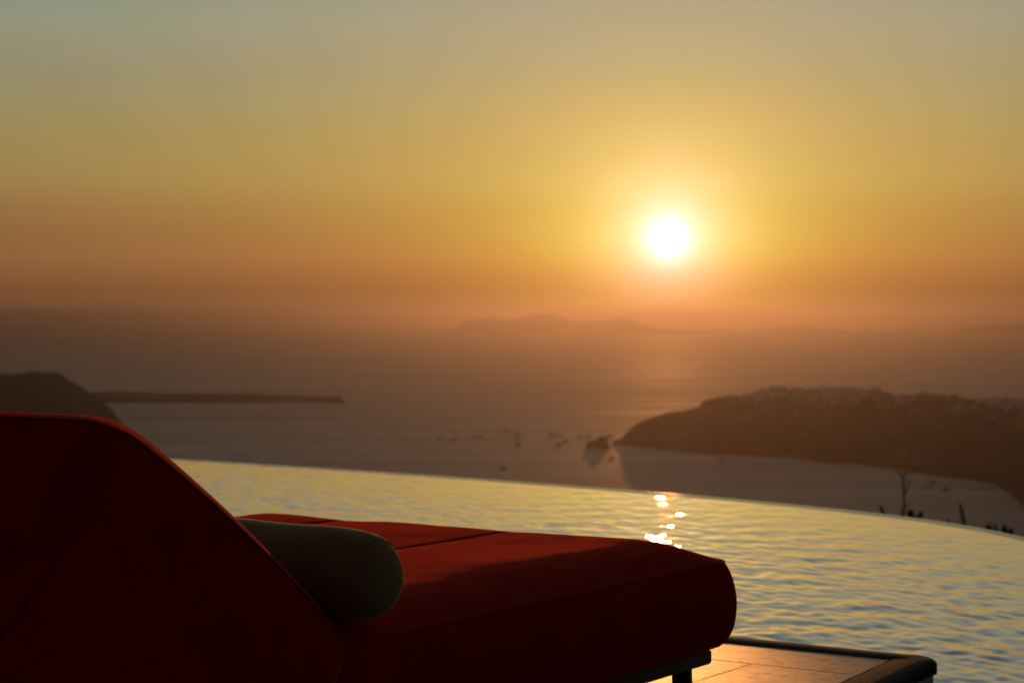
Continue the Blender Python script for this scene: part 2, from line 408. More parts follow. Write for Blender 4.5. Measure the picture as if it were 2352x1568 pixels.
HL = ['small white cubic house with a roof room in the hazy village along the headland top',
      'white stepped two-storey house in the hazy village along the headland top',
      'white vaulted house in the hazy village along the headland top',
      'long low cream house in the hazy village along the headland top']
rr = random.Random(11)
while nh < 290 and tries < 20000:
    tries += 1
    px = rr.uniform(1700, 2400); f = 1-abs(rr.gauss(0, 0.15))
    if f < 0.45: continue
    n = mnoise.noise(Vector((px*0.012, f*5.0, 4.2)))
    lim = 0.10 + 0.22*min(1, (px-1700)/120)*1.0
    if (1-f) > lim*1.35 + 0.22*n: continue
    if n < -0.22: continue
    k = rr.choice((0, 0, 1, 1, 2, 3)); p = surf_at('headland', px, f)
    if used[k]:
        o = protos[k].copy(); sc.collection.objects.link(o)
    else: o = protos[k]; used[k] = True
    o.location = p; s = rr.uniform(0.95, 1.5); o.scale = (s*1.15, s, s); o.rotation_euler = (0, 0, rr.uniform(-0.5, 0.5))
    tag(o, HL[k], 'house', 'white village houses along the headland ridge'); nh += 1
# chapel tower on the ridge
ch = empty('chapel', surf_at('headland', 2004, 1.0))
bm = bmesh.new(); add_box(bm, -6, 6, -5, 5, -3, 6)
bm_obj('nave', bm, M['white'], ch)
bm = bmesh.new(); bmesh.ops.create_uvsphere(bm, u_segments=20, v_segments=10, radius=4.2, matrix=Matrix.Translation((0, 0, 6.2))); bm_obj('dome', bm, M['white'], ch, True)
bm = bmesh.new(); add_box(bm, 6.2, 9.0, -1.4, 1.4, -3, 13); bmesh.ops.create_cone(bm, cap_ends=True, segments=12, radius1=1.7, radius2=0.1, depth=2.4, matrix=Matrix.Translation((7.6, 0, 14.2))); bm_obj('bell_tower', bm, M['white'], ch)
tag(ch, 'white domed chapel with a slim bell tower standing above the village skyline', 'chapel')
# harbour houses near the waterline
hspots = [(2056,0.07),(2064,0.10),(2072,0.06),(2084,0.09),(2104,0.05),(2111,0.09),(2118,0.06),(2127,0.07),(2134,0.05)]
for i, (px, f) in enumerate(hspots):
    o = protos[i % 3].copy(); sc.collection.objects.link(o); o.location = surf_at('headland', px, f); o.scale = (0.55, 0.55, 0.5)
    o.rotation_euler = (0, 0, rr.uniform(-.4, .4))
    tag(o, 'small white house of the fishing harbour at the foot of the dark headland', 'house', 'harbour houses at the foot of the headland')
# jetty
pr = empty('jetty', on_plane(2262, 1124, SEA)); pr.rotation_euler = (0, 0, R(-6))
bm = bmesh.new(); add_box(bm, -26, 24, -2.5, 2.5, -1, 1.8, 0.2); bm_obj('walkway', bm, M['concrete'], pr)
bm = bmesh.new(); add_box(bm, 12, 24, -9, -2.52, -1, 1.5, 0.2); bm_obj('landing', bm, M['concrete'], pr)
tag(pr, 'dark low jetty reaching out from the foot of the headland at right', 'jetty')

# ------------------------------------------------------------------ boats
def hull_mesh(L_, B_, H_, y_off=0.0, deck=0.0):
    n = 13; V, Fc = [], []
    for i in range(n):
        s = i/(n-1); x = -L_/2 + L_*s
        b = B_/2*(1-max(0, (s-0.45)/0.55)**2.2)*(0.82+0.18*min(1, s*4)) + 0.02
        sheer = H_*(0.85+0.3*s*s)
        for (yy, zz) in ((-b, sheer), (-b*0.92, H_*0.3), (-b*0.45, -0.5), (b*0.45, -0.5), (b*0.92, H_*0.3), (b, sheer)):
            V.append((x, yy+y_off, zz))
    for i in range(n-1):
        for k in range(5): Fc.append((i*6+k, (i+1)*6+k, (i+1)*6+k+1, i*6+k+1))
        Fc.append((i*6+5, (i+1)*6+5, (i+1)*6, i*6))
    Fc.append(tuple(range(5, -1, -1))); Fc.append(tuple(range((n-1)*6, n*6)))
    return V, Fc
def merged(parts_):
    V, Fc = [], []
    for v, f in parts_:
        o_ = len(V); V += list(v); Fc += [tuple(i+o_ for i in q) for q in f]
    return V, Fc
def make_sailboat():
    t = empty('sailing_boat')
    V, Fc = hull_mesh(12, 3.8, 1.4); mesh_obj('hull', V, Fc, M['hull_w'], t, False)
    bm = bmesh.new(); add_box(bm, -2.5, 2.2, -1.1, 1.1, 1.3, 2.1, 0.25); bm_obj('cabin', bm, M['hull_w'], t)
    tube_obj('mast', [(0.8, 0, 1.2), (0.8, 0, 16)], [0.16, 0.10], M['spar'], t)
    tube_obj('boom', [(0.8, 0, 2.9), (-4.4, 0, 3.0)], 0.09, M['spar'], t)
    tube_obj('furled_sail', [(0.6, 0, 3.2), (-1.8, 0, 3.35), (-4.2, 0, 3.25)], [0.28, 0.3, 0.16], M['sail'], t)
    V, Fc = merged([tube_pts([(5.8, 0, 1.6), (0.8, 0, 15.6)], 0.05, 5), tube_pts([(-5.8, 0, 1.4), (0.8, 0, 15.8)], 0.03, 5)]); mesh_obj('stays', V, Fc, M['spar'], t)
    return t
def make_motorboat():
    t = empty('motor_boat')
    V, Fc = hull_mesh(10, 3.4, 1.5); mesh_obj('hull', V, Fc, M['hull_d'], t, False)
    bm = bmesh.new(); add_box(bm, -2.8, 1.6, -1.3, 1.3, 1.4, 3.2, 0.35); bm_obj('cabin', bm, M['hull_w'], t)
    bm = bmesh.new(); add_box(bm, -3.4, 0.6, -1.4, 1.4, 3.9, 4.1, 0.05); 
    for x in (-3.2, 0.3):
        for y in (-1.2, 1.2): add_box(bm, x-0.06, x+0.06, y-0.06, y+0.06, 3.1, 3.9)
    bm_obj('canopy', bm, M['hull_d'], t)
    return t
def make_catamaran():
    t = empty('catamaran')
    mesh_obj('hull', *hull_mesh(17, 2.4, 2.4, -3.6), M['hull_d'], t, False); mesh_obj('hull', *hull_mesh(17, 2.4, 2.4, 3.6), M['hull_d'], t, False)
    bm = bmesh.new(); add_box(bm, -6.5, 3.0, -3.2, 3.2, 1.7, 2.4, 0.1); bm_obj('bridge_deck', bm, M['hull_d'], t)
    bm = bmesh.new(); add_box(bm, -5.0, 2.4, -2.8, 2.8, 2.4, 4.6, 0.5); bm_obj('cabin', bm, M['hull_w'], t)
    tube_obj('mast', [(1.5, 0, 3.0), (1.5, 0, 26)], [0.28, 0.14], M['spar'], t)
    tube_obj('boom', [(1.5, 0, 6.0), (-6.5, 0, 6.1)], 0.16, M['spar'], t)
    tube_obj('furled_sail', [(1.2, 0, 6.5), (-3, 0, 6.7), (-6.2, 0, 6.5)], [0.45, 0.45, 0.25], M['sail'], t)
    return t
def copy_tree(o, parent=None):
    c = o.copy(); sc.collection.objects.link(c); c.parent = parent
    for chd in [x for x in sc.objects if x.parent is o]: copy_tree(chd, c)
    return c
G = 'boats lying at anchor in the bay'
boats = [('s',1008.7,1007.3,'dark moored sailing boat farthest left of the anchored boats in the bay'),
 ('s',1042.8,1008.7,'faint moored sailing boat second from the left of the anchored boats'),
 ('m',1088.4,1004.6,'dark motor boat third from the left among the anchored boats'),
 ('m',1105,1002.5,'small faint motor boat just right of the third boat from the left'),
 ('s',1161,990.7,'moored sailing boat farthest out, alone behind the middle of the anchored boats'),
 ('s',1189.4,996.6,'sailing boat at the back of the three stacked in the middle of the bay'),
 ('s',1186,1007.9,'dark sailing boat in the middle of the three stacked in mid bay'),
 ('m',1191,1020.7,'small motor boat nearest of the three stacked in mid bay'),
 ('s',1268.4,998,'left of two sailing boats side by side well left of the rock islet'),
 ('s',1286.6,998.7,'right of two sailing boats side by side well left of the rock islet'),
 ('m',1297.4,1012.7,'motor boat in front of the pair of sailing boats left of the islet'),
 ('m',1283.4,1022,'motor boat nearest the shore side below the pair left of the islet'),
 ('m',1333,1000.6,'faint little boat a short way left behind the rock islet'),
 ('s',1351.6,1001.4,'sailing boat just behind the left shoulder of the rock islet'),
 ('s',1400,1000.6,'sailing boat in the gap between the rock islet and the headland tip'),
 ('m',1404.8,1050.3,'dark motor boat lying alone in the sun glitter in front of the rock islet'),
 ('m',1656.3,1056.6,'tiny boat close under the dark wall of the headland'),
 ('m',2141.8,1109.3,'motor boat farther out of the two beside each other off the harbour'),
 ('s',2131.5,1120,'faint sailing boat just left of the harbour motor boat'),
 ('m',2174.7,1125,'wider dark boat nearest the jetty off the harbour')]
pro = {'s': make_sailboat(), 'm': make_motorboat()}; first = {'s': True, 'm': True}
for i, (k, px, py, lab) in enumerate(boats):
    o = pro[k] if first[k] else copy_tree(pro[k]); first[k] = False
    o.location = on_plane(px, py+2, SEA); o.rotation_euler = (0, 0, R((i*67) % 50 - 25) + (0 if i % 2 else math.pi)); s = 1.45 + 0.3*((i*7) % 3)/2
    if px > 2170: s = 1.9
    o.scale = (s, s, s); tag(o, lab, 'boat', G)
cat = make_catamaran(); cat.location = on_plane(1153.7, 1078, SEA); cat.rotation_euler = (0, 0, R(160))
tag(cat, 'large dark catamaran with a tall mast, nearest boat in the open bay', 'boat', G)

# ------------------------------------------------------------------ pool
WZ = -0.15                                     # water level
pe_px = [(-300,1026),(0,1036),(200,1045.5),(400,1057),(600,1069.5),(800,1082.5),(1000,1096),(1200,1111),(1400,1127),(1500,1135),(1600,1143),(1750,1157),(1900,1172),(2050,1189),(2150,1202),(2250,1219),(2300,1229),(2352,1242)]
edge = [on_plane(x, y, WZ) for x, y in pe_px]
left = [(-13.5,21.5),(-15.5,19.5),(-16.3,16.0),(-16.6,12.0),(-16.6,7.0),(-16.6,3.0)]
right = [(2.62,8.6),(2.88,7.4),(3.02,6.2),(3.08,5.0),(3.08,3.5),(3.05,2.2)]
outline = [Vector((x, y, WZ)) for x, y in left[::-1]] + edge + [Vector((x, y, WZ)) for x, y in right]
# smooth resample by azimuth about a centre
C0 = Vector((0, 1.6, WZ))
azs = [math.atan2(p.x-C0.x, p.y-C0.y) for p in outline]; rs = [(Vector((p.x, p.y))-Vector((C0.x, C0.y))).length for p in outline]
order = np.argsort(azs); azs = np.array(azs)[order]; rs = np.array(rs)[order]
na = 760
A = np.concatenate([np.linspace(azs[0], -0.55, 110, endpoint=False), np.linspace(-0.55, 0.55, 540, endpoint=False), np.linspace(0.55, azs[-1], 110)])
Rr = np.interp(A, azs, rs)
ker = np.hanning(25); ker /= ker.sum(); Rs = np.convolve(np.pad(Rr, 12, mode='edge'), ker, mode='valid')
_w = np.clip((A-0.42)/0.12, 0, 1); _k = np.hanning(61); _k /= _k.sum()      # the side wall bends more gently
Rs = Rs*(1-_w) + np.convolve(np.pad(Rs, 30, mode='edge'), _k, mode='valid')*_w
nr_ = 800
tt = np.linspace(0, 1, nr_)**1.15
r0 = 1.2
RR = r0 + (Rs[:, None]-0.0-r0)*tt[None, :]
X = C0.x + RR*np.sin(A)[:, None]; Y = C0.y + RR*np.cos(A)[:, None]
# ripples: many small travelling wave trains
Z = np.zeros_like(X); wr = np.random.default_rng(21)
for i in range(110):
    lam = 0.05*(0.42/0.05)**(wr.random()**1.1); k = 2*math.pi/lam
    th = wr.normal(math.radians(262), 0.95); amp = 0.00070*lam**0.9 * (0.5+wr.random())
    ph = wr.random()*6.28
    Z += amp*np.sin(k*(X*math.cos(th)+Y*math.sin(th))+ph)
ws = np.zeros_like(X)
for i in range(46):      # short cross ripples
    lam = 0.045+0.10*wr.random(); k = 2*math.pi/lam; th = wr.normal(0.0, 0.5)
    ws += 0.0026*lam/0.1*0.06*(0.5+wr.random())*np.sin(k*(X*math.cos(th)+Y*math.sin(th))+wr.random()*6.28)
Z = Z + ws
env = (0.74+0.92*np.clip((Rs[:, None]-RR-0.4)/6.5, 0, 1)**0.9)*(1.0)*(0.78+0.34*np.sin(X*1.1+1.4*np.sin(Y*0.6))*np.sin(Y*0.85+1.3+0.8*np.sin(X*0.7)))
fade = np.clip((Rs[:, None]-RR)/0.35, 0, 1)
fade = fade*fade*(3-2*fade)
Z = Z*env*(0.85+0.15*fade)
P = np.stack([X, Y, WZ+Z], -1)
water = grid_obj('pool_water', P[::-1], M['pool']); tag(water, kind='structure')
# overflow edge: wet mosaic lip and outer wall
lip = []
for a, r in zip(A[::4], Rs[::4]):
    ring = []
    for dr, dz in ((-0.30, -0.6), (-0.004, -0.20), (-0.002, -0.003), (0.03, 0.0), (0.10, 0.0048), (0.118, 0.0035), (0.128, -0.008), (0.130, -1.9), (0.5, -2.2)):
        ring.append((C0.x+(r+dr)*math.sin(a), C0.y+(r+dr)*math.cos(a), WZ+dz))
    lip.append(ring)
ip = grid_obj('infinity_edge', np.array(lip)[::-1], M['pooltile']); tag(ip, kind='structure')

# near hillside dropping away beyond the pool
def slope_angle(a):
    r = float(np.interp(a, A, Rs)); x = C0.x+r*math.sin(a); y = C0.y+r*math.cos(a)
    return math.atan2(CAM_Z-WZ, math.hypot(x, y)) + R(0.55)
aa = np.linspace(-1.35, 1.35, 120); rr_ = np.array([0, 2, 5, 10, 18, 28, 36, 42, 50, 70, 110, 180, 300, 450])
H = []
for a in aa:
    re = float(np.interp(a, A, Rs)) + 0.3; ring = []
    for r in rr_:
        q = re+r; x = C0.x+q*math.sin(a); y = C0.y+q*math.cos(a)
        dcam = math.hypot(x, y)
        z = CAM_Z - dcam*math.tan(slope_angle(a)) - 0.25 if r <= 42 else None
        if z is None:
            zb = CAM_Z - (re+42)*math.tan(slope_angle(a)) - 0.25
            z = zb - (r-42)*0.80
        z += mnoise.fractal(Vector((x*0.22, y*0.22, 0.3)), 0.9, 2.0, 4)*0.13*min(1, r/6)
        z = max(z, SEA-3)
        ring.append((x, y, z))
    H.append(ring)
tag(grid_obj('hillside', np.array(H)[::-1], M['hill']), kind='structure')

# ------------------------------------------------------------------ terrace platform
U = Vector((0.559, 0.829, 0)); U.normalize(); Vv = Vector((-U.y, U.x, 0)); ANG = math.atan2(U.y, U.x)
def uv(u, v, z=0.0): return Vector((U.x*u+Vv.x*v, U.y*u+Vv.y*v, z))
terr = empty('terrace', (0, 0, 0), ANG); tag(terr, kind='structure')
UE, VE = 4.905, 2.10            # inner corner of the coping
SL = math.tan(R(4.8))           # the right edge runs 5 degrees off the slab joints
def v_right(u): return VE - (UE-u)*SL
# base slab
def prism(name, poly, z0, z1, mat, parent, bev=0.0):
    bm = bmesh.new(); vs0 = [bm.verts.new((x, y, z0)) for x, y in poly]; bm.faces.new(vs0)
    r = bmesh.ops.extrude_face_region(bm, geom=bm.faces[:]); 
    for v in [g for g in r['geom'] if isinstance(g, bmesh.types.BMVert)]: v.co.z = z1
    if bev > 0:
        es = [e for e in bm.edges if all(abs(v.co.z-z1) < 1e-6 for v in e.verts)]
        bmesh.ops.bevel(bm, geom=es, offset=bev, segments=2, affect='EDGES')
    return bm_obj(name, bm, mat, parent)
prism('slab_bed', [(-3.0, v_right(-3.0)), (UE, VE), (UE, 9.0), (-3.0, 9.0)], -0.05, -0.012, M['mortar'], terr)
prism('platform_wall', [(-3.0, v_right(-3.0)-0.096), (UE+0.05, VE-0.096), (UE+0.096, VE-0.05), (UE+0.096, 9.0), (-3.0, 9.0)], -1.4, -0.036, M['plaster'], terr)
# paving slabs, each its own piece with open joints
J = 0.004
def clip_right(poly):
    """cut a (u, v) polygon to v >= v_right(u)"""
    out = []
    for i in range(len(poly)):
        a, b = poly[i], poly[(i+1) % len(poly)]
        da, db = a[1]-v_right(a[0])-0.003, b[1]-v_right(b[0])-0.003
        if da >= 0: out.append(a)
        if da*db < 0:
            s = da/(da-db); out.append((a[0]+(b[0]-a[0])*s, a[1]+(b[1]-a[1])*s))
    return out
def slab(u0, u1, v0, v1):
    poly = clip_right([(u0+J/2, v0+J/2), (u1-J/2, v0+J/2), (u1-J/2, v1-J/2), (u0+J/2, v1-J/2)])
    if len(poly) < 3: return
    ar = abs(sum(poly[i][0]*poly[(i+1) % len(poly)][1]-poly[(i+1) % len(poly)][0]*poly[i][1] for i in range(len(poly))))/2
    if ar < 0.002: return
    prism('paving_slab', poly, -0.0118, rr.uniform(-0.0006, 0.0006), M['stone'], terr, 0.0015)
UJ = 4.645; VJ = 2.377
slab(UJ, UE-0.003, 1.8, 2.98)
v = 2.98
while v < 8.9: slab(UJ, UE-0.003, v, v+0.9); v += 0.9
row = 0; u1 = UJ
while u1 > -2.4:
    u0 = u1-0.6; off = 0.0 if row % 2 == 0 else 0.45
    v = VJ - 0.9*2 - off
    while v < 8.9: slab(u0, u1, v, v+0.9); v += 0.9
    u1 = u0; row += 1
# coping: swept bullnose profile with a rounded corner
inner = [(-3.0, v_right(-3.0)), (UE, VE), (UE, 9.0)]
# directions
d1 = Vector((inner[1][0]-inner[0][0], inner[1][1]-inner[0][1])).normalized(); d2 = Vector((0, 1))
n1 = Vector((d1.y, -d1.x)); n2 = Vector((1, 0))
path_pts = []
for s in np.linspace(0, 1, 30): path_pts.append((Vector(inner[0]).lerp(Vector(inner[1]), s), n1))
a1 = math.atan2(n1.y, n1.x); a2 = 0.0
nc = 14
corner_c = Vector((UE, VE))
arc = [(corner_c, Vector((math.cos(a1+(a2-a1)*s), math.sin(a1+(a2-a1)*s)))) for s in np.linspace(0, 1, nc)]
path_pts += arc[1:]
for s in np.linspace(0.02, 1, 34): path_pts.append((Vector(inner[1]).lerp(Vector(inner[2]), s), n2))
prof = [(0.0, -0.045), (0.0, 0.0)]
CW = 0.105; CT = 0.034; RB = 0.014
prof = [(0.0, -0.033), (0.0, -0.004), (0.004, 0.0012), (CW-RB, 0.0016)]
for k in range(1, 7):
    th = math.pi/2*(1-k/6); prof.append((CW-RB+RB*math.cos(th), -RB+RB*math.sin(th)))
prof += [(CW, -CT), (CW-0.02, -CT-0.001)]
Pc = np.zeros((len(path_pts), len(prof), 3))
for i, (b, n) in enumerate(path_pts):
    for k, (o_, z) in enumerate(prof):
        wob = 0.0016*mnoise.noise(Vector((b.x*9, b.y*9, k*0.4)))
        # square-ish outer corner with a soft radius
        L_ = o_
        ang = math.atan2(n.y, n.x)
        if i >= 30 and i < 30+nc-1:
            f = (ang-a1)/(a2-a1); mid = abs(f-0.5)*2
            L_ = o_*(1+0.16*(1-mid**2.0))
        Pc[i, k] = (b.x+n.x*(L_+wob), b.y+n.y*(L_+wob), z+wob*0.6)
cp = grid_obj('coping', Pc, M['coping'], terr)

# ------------------------------------------------------------------ daybed
DU, DV = 2.9, 2.77                 # centre of the daybed in terrace coordinates
bed = empty('daybed', uv(DU, DV), ANG)
tag(bed, 'red upholstered daybed with raised backrest standing at the pool edge', 'daybed')
def cushion(name, L_, W_, T_, crown, lam, rb, panels, mat, parent, bulge=0.012, rc=0.06, nx=110, ny=90, wr_amp=0.0012, seed=0.0, pil=0.006, bow=0.0):
    def grade(n, length):
        s = np.linspace(-1, 1, n); s = np.sign(s)*np.abs(s)**0.75; return (s+1)/2*length
    xs, ys = grade(nx, L_), grade(ny, W_)
    ys = np.unique(np.concatenate([ys] + [np.array([p-0.012, p-0.005, p-0.002, p, p+0.002, p+0.005, p+0.012]) for p in panels])) if panels else ys
    nx, ny = len(xs), len(ys)
    GX, GY = np.meshgrid(xs, ys, indexing='ij')
    PX, PY = GX.copy(), GY.copy()
    for cx, sx in ((rc, -1), (L_-rc, 1)):
        for cy_, sy in ((rc, -1), (W_-rc, 1)):
            a = (GX-cx)*sx/rc; b = (GY-cy_)*sy/rc; m_ = (a > 0) & (b > 0)
            A2 = a*np.sqrt(np.clip(1-b*b/2, 0, 1)); B2 = b*np.sqrt(np.clip(1-a*a/2, 0, 1))
            PX[m_] = (cx+sx*rc*A2)[m_]; PY[m_] = (cy_+sy*rc*B2)[m_]
    fx = 1-np.clip(1-np.minimum(GX, L_-GX)/lam, 0, 1)**2.4; fy = 1-np.clip(1-np.minimum(GY, W_-GY)/lam, 0, 1)**2.4
    Zt = (T_-crown) + crown*fx*fy
    eds = [0.0]+list(panels)+[W_]
    for a, b in zip(eds[:-1], eds[1:]):
        q = (GY-(a+b)/2)/((b-a)/2); m_ = np.abs(q) <= 1
        Zt += np.where(m_, pil*(1-q**2)*fx, 0)
    Zt += bow*4*(GX/L_)*(1-GX/L_)
    for p in panels:
        Zt -= 0.0065*np.exp(-((GY-p)/0.0045)**2)*fx
    for i in range(nx):
        for j in range(ny):
            v3 = Vector((PX[i, j]*3.2+seed, PY[i, j]*4.5, seed))
            v4 = Vector((PX[i, j]*9+seed, PY[i, j]*16, 1.0))
            Zt[i, j] += (mnoise.noise(v3)*wr_amp*2.2 + mnoise.noise(v4)*wr_amp*0.55)*fx[i, j]*fy[i, j]
    V = [(PX[i, j], PY[i, j], Zt[i, j]) for i in range(nx) for j in range(ny)]
    Fc = [(i*ny+j, (i+1)*ny+j, (i+1)*ny+j+1, i*ny+j+1) for i in range(nx-1) for j in range(ny-1)]
    loop = [(i, 0) for i in range(nx)] + [(nx-1, j) for j in range(1, ny)] + [(i, ny-1) for i in range(nx-2, -1, -1)] + [(0, j) for j in range(ny-2, 0, -1)]
    lp = [Vector((PX[i, j], PY[i, j])) for i, j in loop]; m = len(lp)
    nor = []
    for i in range(m):
        d = lp[(i+1) % m]-lp[i-1]; d.normalize(); nor.append(Vector((d.y, -d.x)))
    prev = [i*ny+j for i, j in loop]; zp = [T_-crown+bow*4*(GX[i, j]/L_)*(1-GX[i, j]/L_) for i, j in loop]; nz = 16
    for k in range(1, nz+1):
        f = k/nz; z = (T_-crown)*(1-f)
        ins = 0.0
        if z < rb: ins = rb-math.sqrt(max(0, rb*rb-(rb-z)**2))
        row_ = []
        for i in range(m):
            wv = 0.0014*mnoise.noise(Vector((lp[i].x*5, lp[i].y*5, z*9+seed)))*min(1, f*5)
            puck = 0.0016*math.sin(i*0.9)*math.exp(-((f-0.03)/0.05)**2)
            o_ = bulge*max(0.0, math.sin(math.pi*min(1, f*0.95+0.03)))**0.65 - bulge*0.16 - 0.62*ins + wv+puck
            p = lp[i]+nor[i]*o_
            row_.append(len(V)); V.append((p.x, p.y, zp[i]*(1-f)))
        for i in range(m):
            a, b = i, (i+1) % m
            Fc.append((prev[a], row_[a], row_[b], prev[b]))
        prev = row_
    Fc.append(tuple(reversed(prev)))
    o = mesh_obj(name, V, Fc, mat, parent)
    bm = bmesh.new(); bm.from_mesh(o.data); bmesh.ops.recalc_face_normals(bm, faces=bm.faces); bm.to_mesh(o.data); bm.free()
    return o, [(lp[i].x+nor[i].x*0.0012, lp[i].y+nor[i].y*0.0012, zp[i]) for i in range(0, m, 2)]
ZB = 0.16                                   # mattress underside
US, UF = 2.545, 3.975
VN, VF = 2.075, 3.475
seat, loop = cushion('mattress', UF-US, VF-VN, 0.245, 0.047, 0.20, 0.06, [2.59-VN, 3.09-VN], M['red'], bed, 0.034, 0.075, 120, 90, 0.0016, 2.0, 0.004)
seat.location = (US-DU, VN-DV, ZB)
pipe = tube_obj('piping', [p for p in loop], 0.0018, M['red_pipe'], seat, 6, True)
# backrest slab, hinged behind the bolster
AL = R(36.3); TP = 0.20; BL = 0.695; BT = 0.247
back, loop = cushion('backrest', BL, VF-VN+0.03, BT, BT-TP, 0.125, 0.012, [0.50, 1.0], M['red'], bed, 0.004, 0.055, 80, 84, 0.0013, 7.0, 0.003, 0.018)
bu, bz = 2.577, 0.342
cu, cz = bu-TP*math.sin(AL), bz-TP*math.cos(AL)
Mx = Matrix(((-math.cos(AL), 0, math.sin(AL), cu-DU), (0, -1, 0, VF-0.004-DV), (math.sin(AL), 0, math.cos(AL), cz), (0, 0, 0, 1)))
back.matrix_local = Mx
tube_obj('piping', [p for p in loop], 0.0018, M['red_pipe'], back, 6, True)
# added red filler wedge, keeps the shaded space below the backrest dark
bm = bmesh.new()
poly = [(2.50, 0.163), (2.50, 0.27), (2.055, 0.615), (1.955, 0.61), (1.76, 0.44), (1.75, 0.163)]
a = [bm.verts.new((u-DU, VN-0.0385-DV, z)) for u, z in poly]; b = [bm.verts.new((u-DU, VF+0.014-DV, z)) for u, z in poly]
bm.faces.new(a); bm.faces.new(list(reversed(b)))
for i in range(len(poly)): bm.faces.new((a[i], a[(i+1) % len(poly)], b[(i+1) % len(poly)], b[i]))
bmesh.ops.bevel(bm, geom=bm.edges[:], offset=0.006, segments=2, affect='EDGES')
bm_obj('underback_filler', bm, M['red'], bed, False)
# frame boards
bm = bmesh.new(); add_box(bm, 1.78-DU, 3.948-DU, 2.12-DV, 3.435-DV, 0.125, 0.1585, 0.004); bm_obj('frame', bm, M['wood'], bed)
# legs: thin flared fins
def leg(u, v, sx):
    prof_ = [(0.0, 0.125), (0.014, 0.125), (0.016, 0.085), (0.021, 0.04), (0.032, 0.0), (0.0, 0.0)]
    bm = bmesh.new(); A_ = [bm.verts.new((x*sx, -0.022, z)) for x, z in prof_]; B_ = [bm.verts.new((x*sx, 0.022, z)) for x, z in prof_]
    bm.faces.new(A_); bm.faces.new(list(reversed(B_)))
    for i in range(6): bm.faces.new((A_[i], A_[(i+1) % 6], B_[(i+1) % 6], B_[i]))
    bmesh.ops.bevel(bm, geom=bm.edges[:], offset=0.0012, segments=1, affect='EDGES')
    o = bm_obj('leg', bm, M['leg'], bed); o.location = (u-DU, v-DV, 0); return o
leg(3.855, 2.15, 1); leg(3.855, 3.40, 1); leg(1.92, 2.15, -1); leg(1.92, 3.40, -1)
# loose threads at the mattress seam
sp = seat
tube_obj('loose_thread', [(1.345, -0.001, 0.196), (1.347, -0.012, 0.184), (1.342, -0.019, 0.172), (1.334, -0.021, 0.163)], 0.0006, M['olive_edge'], seat, 5)
tube_obj('loose_thread', [(0.13, -0.002, 0.125), (0.132, -0.016, 0.112), (0.129, -0.018, 0.10)], 0.0006, M['olive_edge'], seat, 5)

# bolster pillow lying across the mattress against the backrest
bol = empty('bolster_pillow', uv(2.66, 2.038, ZB+0.238), ANG + R(90))
tag(bol, 'grey linen bolster pillow lying across the red mattress against the backrest', 'pillow')
BLn = 1.12; ns, nsg = 90, 64
Pb = np.zeros((nsg, ns, 3))
def rad(s):
    q = 0.0745*(1+0.035*math.sin(s*9.0+0.6)+0.02*math.sin(s*21))
    k_ = min(1, max(0, s/0.30)); return q*(0.93+0.07*k_*k_*(3-2*k_))
for j in range(ns):
    f = j/(ns-1)
    # s runs along the axis with dense sampling at the domed ends
    dome = 0.062
    if f < 0.22: th = f/0.22*math.pi/2; s = dome*(1-math.cos(th)); k = math.sin(th)**0.8
    elif f > 0.78: th = (1-f)/0.22*math.pi/2; s = BLn-dome*(1-math.cos(th)); k = math.sin(th)**0.8
    else: s = dome+(BLn-2*dome)*(f-0.22)/0.56; k = 1.0
    r_ = rad(s)*k
    for i in range(nsg):
        a_ = 2*math.pi*i/nsg
        wv = 1+0.02*mnoise.noise(Vector((s*7, math.cos(a_)*1.6, math.sin(a_)*1.6)))
        yy = r_*math.cos(a_)*wv*1.06; zz = r_*math.sin(a_)*wv
        zc_ = 0.965*rad(s) + 0.004*math.sin(s*6.2+2.6) + 0.007 - 0.019*math.exp(-s/0.16)
        z = zc_ + zz
        zl = 0.004-0.016*math.exp(-s/0.16)
        if z < zl: z = zl - (zl-z)*0.15
        crease = 0.0
        if k < 1 and s < 0.2: crease = 0.0010*math.sin(a_*13)*math.exp(-((k-0.93)/0.08)**2)
        Pb[i, j] = (s, yy*(1+crease), z+crease)
body = grid_obj('cover', Pb, M['olive'], bol, closed_u=True)
bm = bmesh.new(); bm.from_mesh(body.data); bmesh.ops.recalc_face_normals(bm, faces=bm.faces); bm.to_mesh(body.data); bm.free()
def ring_at(s_j):
    return [tuple(Pb[i, s_j] + (Pb[i, s_j]-np.array([Pb[i, s_j][0], 0, 0.068]))*0.006) for i in range(nsg)]
jn = int(0.155*(ns-1))
tube_obj('end_seam', ring_at(jn), 0.0008, M['olive_edge'], bol, 6, True)
tube_obj('end_seam', ring_at(ns-1-jn), 0.0008, M['olive_edge'], bol, 6, True)

# ------------------------------------------------------------------ plants on the slope beyond the pool edge
DP = 38.0
def PP(zx, zy, d=DP): return at_depth(1952.3+zx*0.18308, 1004.9+zy*0.18308, d)
def ground(d, x):
    return CAM_Z - math.hypot(d, x)*math.tan(slope_angle(math.atan2(x-C0.x, d-C0.y))) - 0.36
def pad(center, tilt, ln, wd, yaw, parent, base):
    bm = bmesh.new(); bmesh.ops.create_uvsphere(bm, u_segments=18, v_segments=12, radius=1.0)
    for v in bm.verts:
        z = v.co.z; k = 0.82+0.25*z if z < 0 else 1.07-0.05*z
        v.co = Vector((v.co.x*wd/2*k, v.co.y*0.022, z*ln/2))
    rot = Matrix.Rotation(yaw, 4, 'Z') @ Matrix.Rotation(tilt, 4, 'Y')
    bmesh.ops.transform(bm, matrix=Matrix.Translation(center-base) @ rot, verts=bm.verts)
    return bm_obj('pad', bm, M['cactus'], parent, True)
